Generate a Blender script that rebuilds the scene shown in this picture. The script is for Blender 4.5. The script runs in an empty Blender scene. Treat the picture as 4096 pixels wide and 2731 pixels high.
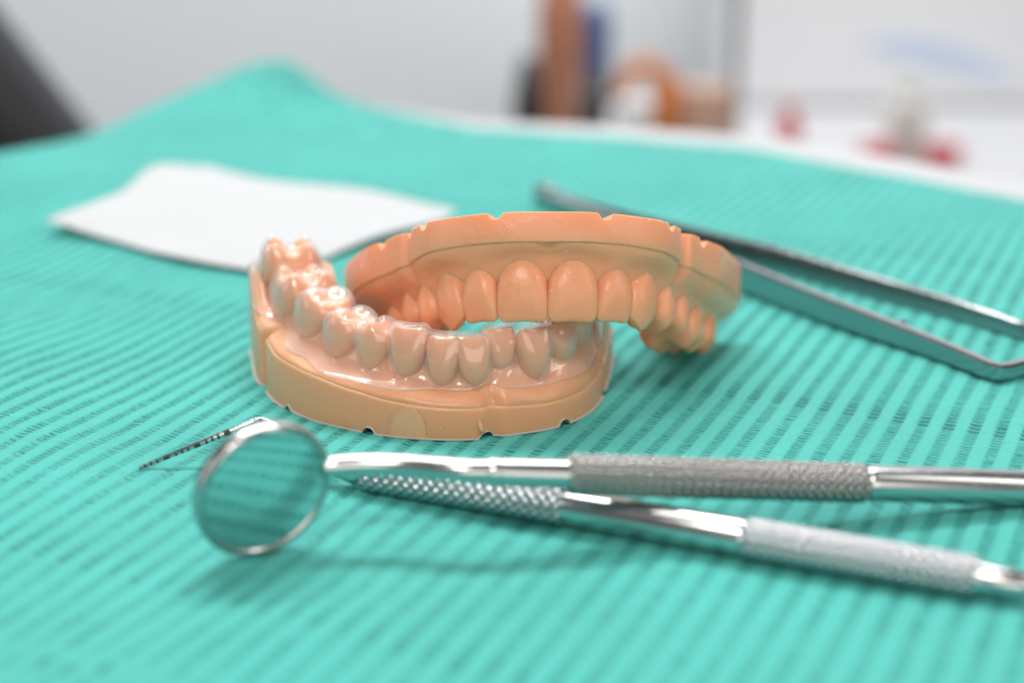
import bpy, bmesh, math, random
import numpy as np
from mathutils import Vector, Matrix, Euler

random.seed(7)
rng = np.random.default_rng(11)
S = bpy.context.scene
C = S.collection
MM = 0.001                                   # all lengths below are in millimetres

# ------------------------------------------------------------------ camera
cam_d = bpy.data.cameras.new('camera')
cam = bpy.data.objects.new('camera', cam_d)
C.objects.link(cam)
cam_d.lens = 60.0
cam_d.sensor_width = 36.0
cam.location = (0, 0, 97 * MM)
cam.rotation_euler = (math.radians(90 - 17.3), 0, 0)
cam_d.clip_start = 0.01
cam_d.clip_end = 20.0
cam_d.dof.use_dof = True
cam_d.dof.focus_distance = 0.2745
cam_d.dof.aperture_fstop = 7.9
cam_d.dof.aperture_blades = 9
S.camera = cam

# ------------------------------------------------------------------ world and lamps (indoor clinic light plus added front lamps)
W = bpy.data.worlds.new('World')
S.world = W
W.use_nodes = True
wn = W.node_tree.nodes['Background']
wn.inputs[0].default_value = (0.93, 0.97, 1.0, 1)
wn.inputs[1].default_value = 0.20

def area(name, loc, target, sx, sy, power, col):
    d = bpy.data.lights.new(name, 'AREA')
    d.shape = 'RECTANGLE'; d.size = sx; d.size_y = sy
    d.energy = power; d.color = col
    o = bpy.data.objects.new(name, d); C.objects.link(o)
    o.location = loc
    v = Vector(target) - Vector(loc)
    o.rotation_euler = v.to_track_quat('-Z', 'Y').to_euler()
    return o
area('ceiling_panel_lamp', (-0.12, 0.52, 1.55), (0, 0.28, 0), 0.9, 0.35, 7.2, (1.0, 0.97, 0.93))
area('side_tube_lamp', (1.0, -0.15, 0.75), (0, 0.28, 0), 0.25, 1.0, 5.0, (1.0, 0.96, 0.92))
area('added_front_lamp', (-0.25, -0.62, 1.15), (0, 0.28, 0), 0.46, 0.34, 10.5, (1.0, 0.95, 0.89))  # added front lamp, kept small for crisp highlights on teeth and knurling
area('added_fill_lamp', (0.35, -1.5, 0.50), (0, 0.28, 0), 1.6, 0.8, 11.0, (1.0, 0.95, 0.89))  # low fill added to lift the upright faces against the bib
area('left_window_lamp', (-1.5, 0.05, 0.55), (0, 0.28, 0), 0.5, 0.9, 3.5, (0.94, 0.98, 1.0))
area('background_ceiling_lamp', (-0.1, 1.15, 1.6), (-0.1, 1.55, -0.2), 1.6, 0.3, 54.0, (0.98, 0.99, 1.0))

S.view_settings.view_transform = 'Standard'
S.view_settings.look = 'None'
S.view_settings.exposure = -0.42
S.view_settings.gamma = 1.0
S.view_settings.use_curve_mapping = False
S.cycles.use_denoising = True
S.cycles.max_bounces = 14
S.cycles.transparent_max_bounces = 24
S.cycles.transmission_bounces = 10
S.cycles.sample_clamp_indirect = 6.0
S.cycles.caustics_reflective = True

# ------------------------------------------------------------------ helpers
def spl_interp(t, y, q):
    """natural cubic spline through (t, y), y may be (n, k)"""
    t = np.asarray(t, float); y = np.asarray(y, float)
    n = len(t); h = np.diff(t)
    A = np.zeros((n, n)); B = np.zeros(y.shape)
    A[0, 0] = A[-1, -1] = 1
    for i in range(1, n - 1):
        A[i, i - 1] = h[i - 1]; A[i, i] = 2 * (h[i - 1] + h[i]); A[i, i + 1] = h[i]
        B[i] = 3 * ((y[i + 1] - y[i]) / h[i] - (y[i] - y[i - 1]) / h[i - 1])
    c = np.linalg.solve(A, B)
    i = np.clip(np.searchsorted(t, q) - 1, 0, n - 2)
    d = np.asarray(q, float) - t[i]
    ex = (slice(None),) + (None,) * (y.ndim - 1)
    hh = h[i][ex]; d = d[ex]
    b = (y[i + 1] - y[i]) / hh - hh * (2 * c[i] + c[i + 1]) / 3
    dd = (c[i + 1] - c[i]) / (3 * hh)
    return y[i] + b * d + c[i] * d ** 2 + dd * d ** 3

def smooth_interp(t, y, q):
    """monotone-ish interpolation: linear then softened with cosine ease"""
    t = np.asarray(t, float); y = np.asarray(y, float)
    i = np.clip(np.searchsorted(t, q) - 1, 0, len(t) - 2)
    f = np.clip((q - t[i]) / (t[i + 1] - t[i]), 0, 1)
    f = 0.5 * f + 0.5 * (f * f * (3 - 2 * f))
    return y[i] * (1 - f) + y[i + 1] * f

def mesh_obj(name, verts, faces, mat, parent=None, smooth=True, angle=None):
    verts = np.asarray(verts, float) * MM
    if parent is not None:
        p = parent
        while p.parent is not None:
            p = p.parent
        verts = verts - np.array(p.location)
    me = bpy.data.meshes.new(name)
    me.from_pydata(verts.tolist(), [], [list(map(int, f)) for f in faces])
    me.validate()
    bm = bmesh.new(); bm.from_mesh(me)
    bmesh.ops.recalc_face_normals(bm, faces=bm.faces)
    bm.to_mesh(me); bm.free()
    if smooth:
        me.polygons.foreach_set('use_smooth', [True] * len(me.polygons))
        if angle:
            me.set_sharp_from_angle(angle=math.radians(angle))
    if mat is not None:
        me.materials.append(mat)
    o = bpy.data.objects.new(name, me)
    C.objects.link(o)
    if parent is not None:
        o.parent = parent
    return o

def thing(name, label, cat, loc, group=None):
    o = bpy.data.objects.new(name, None)
    o.empty_display_size = 0.01
    C.objects.link(o)
    o.location = [c * MM for c in loc]
    o['label'] = label; o['category'] = cat
    if group: o['group'] = group
    return o

def tag(o, label, cat, group=None):
    o['label'] = label; o['category'] = cat
    if group: o['group'] = group
    return o

def origin_to(o, loc):
    """move a top-level mesh object's origin to loc (mm) without moving its shape"""
    v = Vector([c * MM for c in loc])
    o.data.transform(Matrix.Translation(-v)); o.location = v
    return o

def grid_faces(n, m, close_m=False, close_n=False):
    f = []
    for i in range(n if close_n else n - 1):
        for j in range(m if close_m else m - 1):
            a = i * m + j; b = i * m + (j + 1) % m
            k = ((i + 1) % n) * m
            f.append((a, b, k + (j + 1) % m, k + j))
    return f

def loft(rings, cap=True):
    """rings (n, m, 3) closed loops -> verts, faces with fan caps"""
    rings = np.asarray(rings, float)
    n, m = rings.shape[:2]
    v = rings.reshape(-1, 3).tolist()
    f = grid_faces(n, m, close_m=True)
    if cap:
        for r, idx in ((0, 0), (n - 1, (n - 1) * m)):
            v.append(rings[r].mean(0).tolist())
            c = len(v) - 1
            for j in range(m):
                f.append((c, idx + j, idx + (j + 1) % m))
    return v, f

def frame_from(axis):
    a = np.array(axis, float); a /= np.linalg.norm(a)
    u = np.cross(a, [0, 0, 1.0])
    if np.linalg.norm(u) < 1e-6: u = np.array([1.0, 0, 0])
    u /= np.linalg.norm(u)
    return a, u, np.cross(u, a)

def tube(pts, radii, n=20):
    """tube along a polyline; radii per point"""
    pts = np.asarray(pts, float); rings = []
    tang = np.gradient(pts, axis=0)
    _, u, w = frame_from(tang[0])
    for p, t, r in zip(pts, tang, radii):
        t = t / np.linalg.norm(t)
        u = u - t * np.dot(u, t); u /= np.linalg.norm(u)
        w = np.cross(t, u)
        th = np.linspace(0, 2 * np.pi, n, endpoint=False)
        rings.append(p + r * (np.cos(th)[:, None] * u + np.sin(th)[:, None] * w))
    return loft(rings)

def lathe(p0, p1, prof, n=40):
    """surface of revolution along p0->p1; prof = [(distance mm along axis, radius)]"""
    p0 = np.array(p0, float); a, u, w = frame_from(np.array(p1, float) - p0)
    th = np.linspace(0, 2 * np.pi, n, endpoint=False)
    ring = np.cos(th)[:, None] * u + np.sin(th)[:, None] * w
    return loft([p0 + a * d + r * ring for d, r in prof])

def box(c, s, bev=0.0, rotz=0.0, seg=3):
    bm = bmesh.new()
    bmesh.ops.create_cube(bm, size=1)
    bmesh.ops.scale(bm, vec=s, verts=bm.verts)
    if bev:
        bmesh.ops.bevel(bm, geom=bm.edges[:], offset=bev, segments=seg, affect='EDGES', profile=0.5)
    bmesh.ops.rotate(bm, cent=(0, 0, 0), matrix=Matrix.Rotation(rotz, 3, 'Z'), verts=bm.verts)
    bmesh.ops.translate(bm, vec=c, verts=bm.verts)
    v = [tuple(x.co) for x in bm.verts]
    bm.verts.index_update()
    f = [[q.index for q in p.verts] for p in bm.faces]
    bm.free()
    return v, f

# ------------------------------------------------------------------ materials
def mat(name):
    m = bpy.data.materials.new(name); m.use_nodes = True
    nt = m.node_tree
    return m, nt, nt.nodes['Principled BSDF']

def node(nt, kind, **kw):
    n = nt.nodes.new(kind)
    for k, v in kw.items():
        if k.startswith('_'): setattr(n, k[1:], v)
        else: n.inputs[k].default_value = v
    return n

def coords(nt):
    return node(nt, 'ShaderNodeTexCoord').outputs['Object']

def simple(name, col, rough=0.5, metal=0.0, spec=0.5, bump=None, var=0.06, vscale=30):
    m, nt, b = mat(name)
    b.inputs['Roughness'].default_value = rough
    b.inputs['Metallic'].default_value = metal
    b.inputs['Specular IOR Level'].default_value = spec
    co = coords(nt)
    nz = node(nt, 'ShaderNodeTexNoise', Scale=vscale, Detail=4.0)
    nt.links.new(co, nz.inputs['Vector'])
    mx = node(nt, 'ShaderNodeMix', _data_type='RGBA')
    mx.inputs[6].default_value = (*[c * (1 - var) for c in col], 1)
    mx.inputs[7].default_value = (*[min(1, c * (1 + var)) for c in col], 1)
    nt.links.new(nz.outputs['Fac'], mx.inputs[0])
    nt.links.new(mx.outputs[2], b.inputs['Base Color'])
    if bump:
        n2 = node(nt, 'ShaderNodeTexNoise', Scale=bump[0], Detail=3.0)
        nt.links.new(co, n2.inputs['Vector'])
        bp = node(nt, 'ShaderNodeBump', Strength=bump[1], Distance=bump[2])
        nt.links.new(n2.outputs['Fac'], bp.inputs['Height'])
        nt.links.new(bp.outputs['Normal'], b.inputs['Normal'])
    return m

def resin(name, col, col2):
    m, nt, b = mat(name)
    co = coords(nt)
    nz = node(nt, 'ShaderNodeTexNoise', Scale=90.0, Detail=3.0)
    nt.links.new(co, nz.inputs['Vector'])
    mx = node(nt, 'ShaderNodeMix', _data_type='RGBA')
    mx.inputs[6].default_value = (*col, 1); mx.inputs[7].default_value = (*col2, 1)
    nt.links.new(nz.outputs['Fac'], mx.inputs[0])
    vo = node(nt, 'ShaderNodeTexVoronoi', Scale=330.0)          # sparse specks of dust and cured powder
    nt.links.new(co, vo.inputs['Vector'])
    lt_ = node(nt, 'ShaderNodeMath', _operation='LESS_THAN'); lt_.inputs[1].default_value = 0.045
    nt.links.new(vo.outputs['Distance'], lt_.inputs[0])
    sk = node(nt, 'ShaderNodeMix', _data_type='RGBA')
    sk.inputs[7].default_value = (0.93, 0.78, 0.66, 1)
    nt.links.new(lt_.outputs[0], sk.inputs[0]); nt.links.new(mx.outputs[2], sk.inputs[6])
    nt.links.new(sk.outputs[2], b.inputs['Base Color'])
    b.inputs['Roughness'].default_value = 0.36
    b.inputs['IOR'].default_value = 1.48
    b.inputs['Subsurface Weight'].default_value = 0.85
    b.inputs['Subsurface Radius'].default_value = (1.0, 0.40, 0.16)
    b.inputs['Subsurface Scale'].default_value = 2.0 * MM
    n2 = node(nt, 'ShaderNodeTexNoise', Scale=3400.0, Detail=2.0)
    nt.links.new(co, n2.inputs['Vector'])
    n3 = node(nt, 'ShaderNodeTexNoise', Scale=700.0, Detail=2.0)
    nt.links.new(co, n3.inputs['Vector'])
    ad = node(nt, 'ShaderNodeMath', _operation='MULTIPLY_ADD')
    ad.inputs[1].default_value = 2.2
    nt.links.new(n3.outputs['Fac'], ad.inputs[0]); nt.links.new(n2.outputs['Fac'], ad.inputs[2])
    bp = node(nt, 'ShaderNodeBump', Strength=0.8, Distance=0.06 * MM)
    nt.links.new(ad.outputs[0], bp.inputs['Height'])
    nt.links.new(bp.outputs['Normal'], b.inputs['Normal'])
    # patchy gloss of a printed part
    mr = node(nt, 'ShaderNodeMapRange')
    mr.inputs['To Min'].default_value = 0.20; mr.inputs['To Max'].default_value = 0.40
    nt.links.new(nz.outputs['Fac'], mr.inputs['Value'])
    nt.links.new(mr.outputs['Result'], b.inputs['Roughness'])
    return m

M_UP = resin('resin_peach', (0.90, 0.395, 0.215), (0.92, 0.425, 0.24))
M_LO = resin('resin_tan', (0.82, 0.385, 0.205), (0.85, 0.415, 0.23))
M_PATCH = resin('resin_patch', (0.84, 0.415, 0.23), (0.86, 0.435, 0.245))
M_PATCH.node_tree.nodes['Principled BSDF'].inputs['Subsurface Weight'].default_value = 0.15
M_FLASH = simple('resin_flash', (0.62, 0.56, 0.52), 0.4)

def steel(name, rough, col=(0.72, 0.71, 0.70), bump=None):
    m, nt, b = mat(name)
    b.inputs['Base Color'].default_value = (*col, 1)
    b.inputs['Metallic'].default_value = 1.0
    co = coords(nt)
    nz = node(nt, 'ShaderNodeTexNoise', Scale=600.0, Detail=4.0)
    nt.links.new(co, nz.inputs['Vector'])
    mr = node(nt, 'ShaderNodeMapRange')
    mr.inputs['To Min'].default_value = rough * 0.7; mr.inputs['To Max'].default_value = rough * 1.4
    nt.links.new(nz.outputs['Fac'], mr.inputs['Value'])
    nt.links.new(mr.outputs['Result'], b.inputs['Roughness'])
    return m
M_STEEL = steel('polished_steel', 0.21, (0.56, 0.555, 0.55))
M_SATIN = steel('satin_steel', 0.24, (0.50, 0.49, 0.48))
M_KNURL = steel('knurled_steel', 0.10, (0.46, 0.47, 0.48))
M_KNURL2 = steel('worn_knurled_steel', 0.09, (0.30, 0.29, 0.28))
M_TWEEZ = steel('grey_steel', 0.18, (0.40, 0.40, 0.40))
M_MIRROR = steel('mirror_glass', 0.03, (0.68, 0.70, 0.70))
M_BLACK = simple('black_mark', (0.02, 0.017, 0.015), 0.4)

# clear plastic: thin wall, Fresnel reflection over transparency with milky haze, raised at grazing angles as painted edge light
def clear_plastic():
    m, nt, b = mat('clear_plastic')
    nt.nodes.remove(b)
    out = nt.nodes['Material Output']
    tr = node(nt, 'ShaderNodeBsdfTransparent'); tr.inputs[0].default_value = (0.996, 0.998, 0.998, 1)
    gl = node(nt, 'ShaderNodeBsdfGlossy', Roughness=0.12); gl.inputs[0].default_value = (1, 1, 1, 1)
    tl = node(nt, 'ShaderNodeBsdfDiffuse'); tl.inputs[0].default_value = (0.85, 0.90, 0.93, 1)
    co = coords(nt)
    nz = node(nt, 'ShaderNodeTexNoise', Scale=420.0, Detail=3.0)
    nt.links.new(co, nz.inputs['Vector'])
    bp = node(nt, 'ShaderNodeBump', Strength=0.25, Distance=0.12 * MM)
    nt.links.new(nz.outputs['Fac'], bp.inputs['Height'])
    nt.links.new(bp.outputs['Normal'], gl.inputs['Normal'])
    lw = node(nt, 'ShaderNodeLayerWeight', Blend=0.5)          # Schlick reflectance, same from both sides of the wall
    nt.links.new(bp.outputs['Normal'], lw.inputs['Normal'])
    p5 = node(nt, 'ShaderNodeMath', _operation='POWER'); p5.inputs[1].default_value = 5.0
    nt.links.new(lw.outputs['Facing'], p5.inputs[0])
    fr = node(nt, 'ShaderNodeMath', _operation='MULTIPLY_ADD'); fr.inputs[1].default_value = 0.85; fr.inputs[2].default_value = 0.036
    nt.links.new(p5.outputs[0], fr.inputs[0])
    hz = node(nt, 'ShaderNodeMixShader')
    ph = node(nt, 'ShaderNodeMath', _operation='POWER'); ph.inputs[1].default_value = 3.0
    nt.links.new(lw.outputs['Facing'], ph.inputs[0])
    hf = node(nt, 'ShaderNodeMath', _operation='MULTIPLY_ADD'); hf.inputs[1].default_value = 0.62; hf.inputs[2].default_value = 0.085
    nt.links.new(ph.outputs[0], hf.inputs[0]); nt.links.new(hf.outputs[0], hz.inputs[0])
    t2 = node(nt, 'ShaderNodeBsdfTranslucent'); t2.inputs[0].default_value = (0.90, 0.94, 0.96, 1)
    ts = node(nt, 'ShaderNodeMixShader'); ts.inputs[0].default_value = 0.5
    nt.links.new(tl.outputs[0], ts.inputs[1]); nt.links.new(t2.outputs[0], ts.inputs[2])
    nt.links.new(tr.outputs[0], hz.inputs[1]); nt.links.new(ts.outputs[0], hz.inputs[2])
    mx = node(nt, 'ShaderNodeMixShader')
    nt.links.new(fr.outputs[0], mx.inputs[0])
    nt.links.new(hz.outputs[0], mx.inputs[1]); nt.links.new(gl.outputs[0], mx.inputs[2])
    nt.links.new(mx.outputs[0], out.inputs['Surface'])
    return m
M_CLEAR = clear_plastic()
def cut_edge():
    m, nt, b = mat('cut_plastic_edge')
    tr = node(nt, 'ShaderNodeBsdfTransparent')
    b.inputs['Base Color'].default_value = (0.86, 0.88, 0.90, 1); b.inputs['Roughness'].default_value = 0.3
    mx = node(nt, 'ShaderNodeMixShader'); mx.inputs[0].default_value = 0.6
    nt.links.new(tr.outputs[0], mx.inputs[1]); nt.links.new(b.outputs[0], mx.inputs[2])
    nt.links.new(mx.outputs[0], nt.nodes['Material Output'].inputs['Surface'])
    return m
M_EDGE = cut_edge()

def bib_material():
    m, nt, b = mat('teal_crepe_paper')
    at = node(nt, 'ShaderNodeAttribute', _attribute_name='emboss')
    mx = node(nt, 'ShaderNodeMix', _data_type='RGBA')
    mx.inputs[6].default_value = (0.074, 0.468, 0.415, 1)
    mx.inputs[7].default_value = (0.004, 0.165, 0.150, 1)       # deeper teal in the pressed bands and dashes
    nt.links.new(at.outputs['Fac'], mx.inputs[0])
    cf = coords(nt)
    fb = node(nt, 'ShaderNodeTexNoise', Scale=900.0, Detail=6.0, Roughness=0.7)
    nt.links.new(cf, fb.inputs['Vector'])
    fm = node(nt, 'ShaderNodeTexNoise', Scale=28.0, Detail=3.0)
    nt.links.new(cf, fm.inputs['Vector'])
    sm_ = node(nt, 'ShaderNodeMath', _operation='ADD')
    nt.links.new(fb.outputs['Fac'], sm_.inputs[0]); nt.links.new(fm.outputs['Fac'], sm_.inputs[1])
    mr = node(nt, 'ShaderNodeMapRange')
    mr.inputs['From Min'].default_value = 0.6; mr.inputs['From Max'].default_value = 1.4
    mr.inputs['To Min'].default_value = 0.84; mr.inputs['To Max'].default_value = 1.12
    nt.links.new(sm_.outputs[0], mr.inputs['Value'])
    vm = node(nt, 'ShaderNodeVectorMath', _operation='SCALE')
    nt.links.new(mx.outputs[2], vm.inputs[0]); nt.links.new(mr.outputs['Result'], vm.inputs['Scale'])
    nt.links.new(vm.outputs[0], b.inputs['Base Color'])
    b.inputs['Roughness'].default_value = 0.72
    b.inputs['Specular IOR Level'].default_value = 0.25
    b.inputs['Sheen Weight'].default_value = 0.08
    co = coords(nt)
    n2 = node(nt, 'ShaderNodeTexNoise', Scale=2600.0, Detail=4.0)
    nt.links.new(co, n2.inputs['Vector'])
    bp = node(nt, 'ShaderNodeBump', Strength=0.35, Distance=0.10 * MM)
    nt.links.new(n2.outputs['Fac'], bp.inputs['Height'])
    nt.links.new(bp.outputs['Normal'], b.inputs['Normal'])
    return m
M_BIB = bib_material()
M_TABLE = simple('white_laminate', (0.52, 0.52, 0.53), 0.35)
M_GAUZE = simple('white_gauze', (0.56, 0.57, 0.58), 0.9, spec=0.1, bump=(1500.0, 0.5, 0.25 * MM), var=0.02)
M_WALL = simple('grey_wall_paint', (0.72, 0.75, 0.77), 0.7, var=0.02, vscale=2)
M_WHITE = simple('white_cabinet_paint', (0.84, 0.85, 0.87), 0.5, var=0.02, vscale=3)

# ------------------------------------------------------------------ setting: wall, counter, table
o = mesh_obj('wall', *box((150, 1720, 100), (2600, 40, 2000)), M_WALL, smooth=False); o['kind'] = 'structure'
o = mesh_obj('floor', *box((150, 900, -780), (2600, 1700, 30)), simple('floor_vinyl', (0.5, 0.5, 0.5), 0.4), smooth=False); o['kind'] = 'structure'

# ------------------------------------------------------------------ the paper bib (real relief)
PHI = math.radians(22.8)
E1 = np.array([math.sin(PHI), math.cos(PHI)])       # along the crepe stripes
E2 = np.array([math.cos(PHI), -math.sin(PHI)])      # across them
FAR_X = [-400, -150, -144, -112, -92, -75, -56, -12, 30, 73, 133, 260]
FAR_Y = [470, 488, 494, 563, 594, 603, 590, 540, 526, 505, 436, 330]

def macro(x, y):
    """slow rise and fall of the sheet"""
    z = 12.5 * np.exp(-(np.where(x > -82, (x + 82) / 15, (x + 82) / 40) ** 2 + ((y - 590) / 46) ** 2))
    z += 3.0 * np.exp(-(((x + 112) / 26) ** 2 + ((y - 470) / 60) ** 2))
    wl = np.clip((-x - 46) / 40, 0, 1)
    z += wl * 0.9 * (1 + np.sin(x * 0.085 + y * 0.055))
    wf = np.clip((205 - y) / 40, 0, 1)
    z += wf * 1.1 * (1 + np.sin(x * 0.07 - y * 0.05 + 1.0))
    z += 0.9 * np.exp(-(((x - 115) / 30) ** 2 + ((y - 250) / 25) ** 2))
    return z

def hash_noise(a, b, k):
    return np.modf(np.abs(np.sin(a * 12.9898 + b * 78.233 + k * 37.719) * 43758.5453))[0]

def value_noise(a, b, k):
    ia, ib = np.floor(a), np.floor(b)
    fa, fb = a - ia, b - ib
    fa = fa * fa * (3 - 2 * fa); fb = fb * fb * (3 - 2 * fb)
    return ((hash_noise(ia, ib, k) * (1 - fa) + hash_noise(ia + 1, ib, k) * fa) * (1 - fb)
            + (hash_noise(ia, ib + 1, k) * (1 - fa) + hash_noise(ia + 1, ib + 1, k) * fa) * fb)

def build_bib():
    def axis(segs):
        out = []
        for a, b, st in segs:
            out.append(np.arange(a, b, st))
        return np.concatenate(out)
    al = axis([(60, 150, 1.2), (150, 205, 0.5), (205, 320, 0.25), (320, 470, 0.7), (470, 640, 2.0)])
    ac = axis([(-460, -340, 2.5), (-340, -190, 0.75), (-190, 45, 0.4), (45, 90, 0.75), (90, 240, 2.0)])
    A, B = np.meshgrid(al, ac, indexing='ij')
    # a slow sideways drift of the stripes, as the sheet does not lie perfectly straight
    X = A * E1[0] + B * E2[0]; Y = A * E1[1] + B * E2[1]
    per = 4.14
    drift = 2.2 * np.sin((A - 230) / 60.0) * np.clip((-B - 40) / 90, 0, 1) + 0.35 * (value_noise(A / 14, B / 25, 1) - 0.5)
    ph = (B + drift) / per
    fr = ph - np.floor(ph); band = np.floor(ph)
    e = 0.10
    inb = np.clip((fr - 0.03) / e, 0, 1) * np.clip((0.56 - fr) / e, 0, 1)
    inb = inb * inb * (3 - 2 * inb)
    # dashes
    jit = 0.9 * (value_noise(A / 3.0, band * 7.1 + fr * 1.1, 2) - 0.5) + 0.45 * (value_noise(A / 0.9, fr * 3 + band * 3.3, 3) - 0.5)
    q = A / 1.06 + jit + 0.37 * hash_noise(band, band * 0 + 1.0, 5)
    w = 0.5 + 0.5 * np.cos(2 * np.pi * q)
    w = np.clip((w - 0.44) / 0.35, 0, 1)
    amp = (0.45 + 0.75 * value_noise(A / 4.0, band * 5.3, 4)) * (0.7 + 0.6 * value_noise(A / 22.0, B / 30.0, 6))
    dash = inb * w * amp
    folds = np.zeros_like(A)
    for f0 in (165.0, 273.0, 381.0, 489.0):
        off = A - f0 + 0.07 * (B + 57) - 1.0 * np.sin(B / 37.0)
        folds = np.maximum(folds, np.exp(-np.where(off > 0, off / 5.0, -off / 0.8) ** 2))
    w2 = np.clip((0.5 + 0.5 * np.cos(2 * np.pi * (A + 0.07 * B - 0.5) / 1.75) - 0.30) / 0.4, 0, 1)
    dash = dash * (1 - 0.7 * folds) + folds * inb * (0.12 + 0.95 * w2) * 1.1
    flat = 0.50 + 0.50 * np.clip((A - 185) / 45, 0, 1)          # the front panel is pressed flatter
    dash = dash * flat
    col = np.clip(0.19 * inb * (0.4 + 0.6 * flat) + 1.15 * dash, 0, 1)
    zr = -0.09 * inb * flat - 0.22 * dash + 0.07 * (value_noise(A / 1.3, B / 1.3, 9) - 0.5) * (1 - inb) + 0.25 * (value_noise(A / 9.0, B / 16.0, 12) - 0.5)
    zr -= 0.0
    yf = np.interp(X, FAR_X, FAR_Y)
    over = np.maximum(0, Y - yf)
    Yc = Y - over
    Z = macro(X, Yc) + zr
    # far rim dips over the table edge a little
    n, m = A.shape
    V = np.stack([X, Yc, Z], -1).reshape(-1, 3) * MM
    ii = np.arange(n * m).reshape(n, m)
    Q = np.stack([ii[:-1, :-1], ii[1:, :-1], ii[1:, 1:], ii[:-1, 1:]], -1).reshape(-1, 4)
    ov = (over.reshape(-1) > 1e-9)
    out_x = (X.reshape(-1) < -330) | (X.reshape(-1) > 190)
    keep = ~(ov[Q].all(1)) & ~(out_x[Q].any(1))
    Q = Q[keep]
    used = np.unique(Q)
    remap = -np.ones(n * m, int); remap[used] = np.arange(len(used))
    V = V[used]; Q = remap[Q]; cc = col.reshape(-1)[used]
    me = bpy.data.meshes.new('paper_bib')
    me.vertices.add(len(V)); me.vertices.foreach_set('co', V.astype(np.float32).ravel())
    me.loops.add(Q.size); me.polygons.add(len(Q))
    me.loops.foreach_set('vertex_index', Q[:, ::-1].astype(np.int32).ravel())
    me.polygons.foreach_set('loop_start', (np.arange(len(Q)) * 4).astype(np.int32))
    me.update(calc_edges=True)
    me.polygons.foreach_set('use_smooth', np.ones(len(Q), bool))
    at = me.attributes.new('emboss', 'FLOAT', 'POINT')
    at.data.foreach_set('value', cc.astype(np.float32))
    me.materials.append(M_BIB)
    ob = bpy.data.objects.new('paper_bib', me); C.objects.link(ob)
    return ob
bib = build_bib()
tag(bib, 'teal crepe paper bib with dashed stripes spread under the dental models', 'bib')

# white table under the bib: outline follows the bib's far edge, 20 mm beyond it
def slab(name, outline, z0, z1, material, parent=None):
    n = len(outline)
    v = [(x, y, z0) for x, y in outline] + [(x, y, z1) for x, y in outline]
    f = [list(range(n))[::-1], list(range(n, 2 * n))] + [(i, (i + 1) % n, n + (i + 1) % n, n + i) for i in range(n)]
    return mesh_obj(name, v, f, material, parent, smooth=False)
tb = thing('table', 'white table standing under the teal bib', 'table', (0, 300, -40))
slab('table_top', [(-420, -60), (300, -60), (300, 322), (150, 455), (85, 528), (32, 550), (-14, 562), (-60, 598), (-90, 590), (-136, 500), (-150, 478), (-420, 455)], -30, -1.2, M_TABLE, tb)
for lx, ly in ((-360, 0), (250, 0), (-150, 430), (230, 330)):
    mesh_obj('leg', *box((lx, ly, -397), (40, 40, 733)), M_TABLE, tb, smooth=False)

# ------------------------------------------------------------------ dental casts
class Arch:
    def __init__(self, pts, s_of):
        pts = np.asarray(pts, float)
        ch = np.concatenate([[0], np.cumsum(np.linalg.norm(np.diff(pts, axis=0), axis=1))])
        t = np.linspace(0, ch[-1], 1500)
        P = spl_interp(ch, pts, t)
        s = np.concatenate([[0], np.cumsum(np.linalg.norm(np.diff(P, axis=0), axis=1))])
        self.L = s[-1]
        self.s = np.arange(0, self.L, 0.35)
        self.P = np.stack([np.interp(self.s, s, P[:, k]) for k in (0, 1)], -1)
        T = np.gradient(self.P, axis=0); T /= np.linalg.norm(T, axis=1)[:, None]
        self.T = T; self.N = np.stack([T[:, 1], -T[:, 0]], -1)
        self.ctrl_s = np.interp(ch, t, s)
    def at(self, s):
        return (np.array([np.interp(s, self.s, self.P[:, k]) for k in (0, 1)]),
                np.array([np.interp(s, self.s, self.T[:, k]) for k in (0, 1)]))

def sup(th, n):
    c, s = np.cos(th), np.sin(th)
    return np.sign(c) * np.abs(c) ** (2 / n), np.sign(s) * np.abs(s) ** (2 / n)

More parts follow.
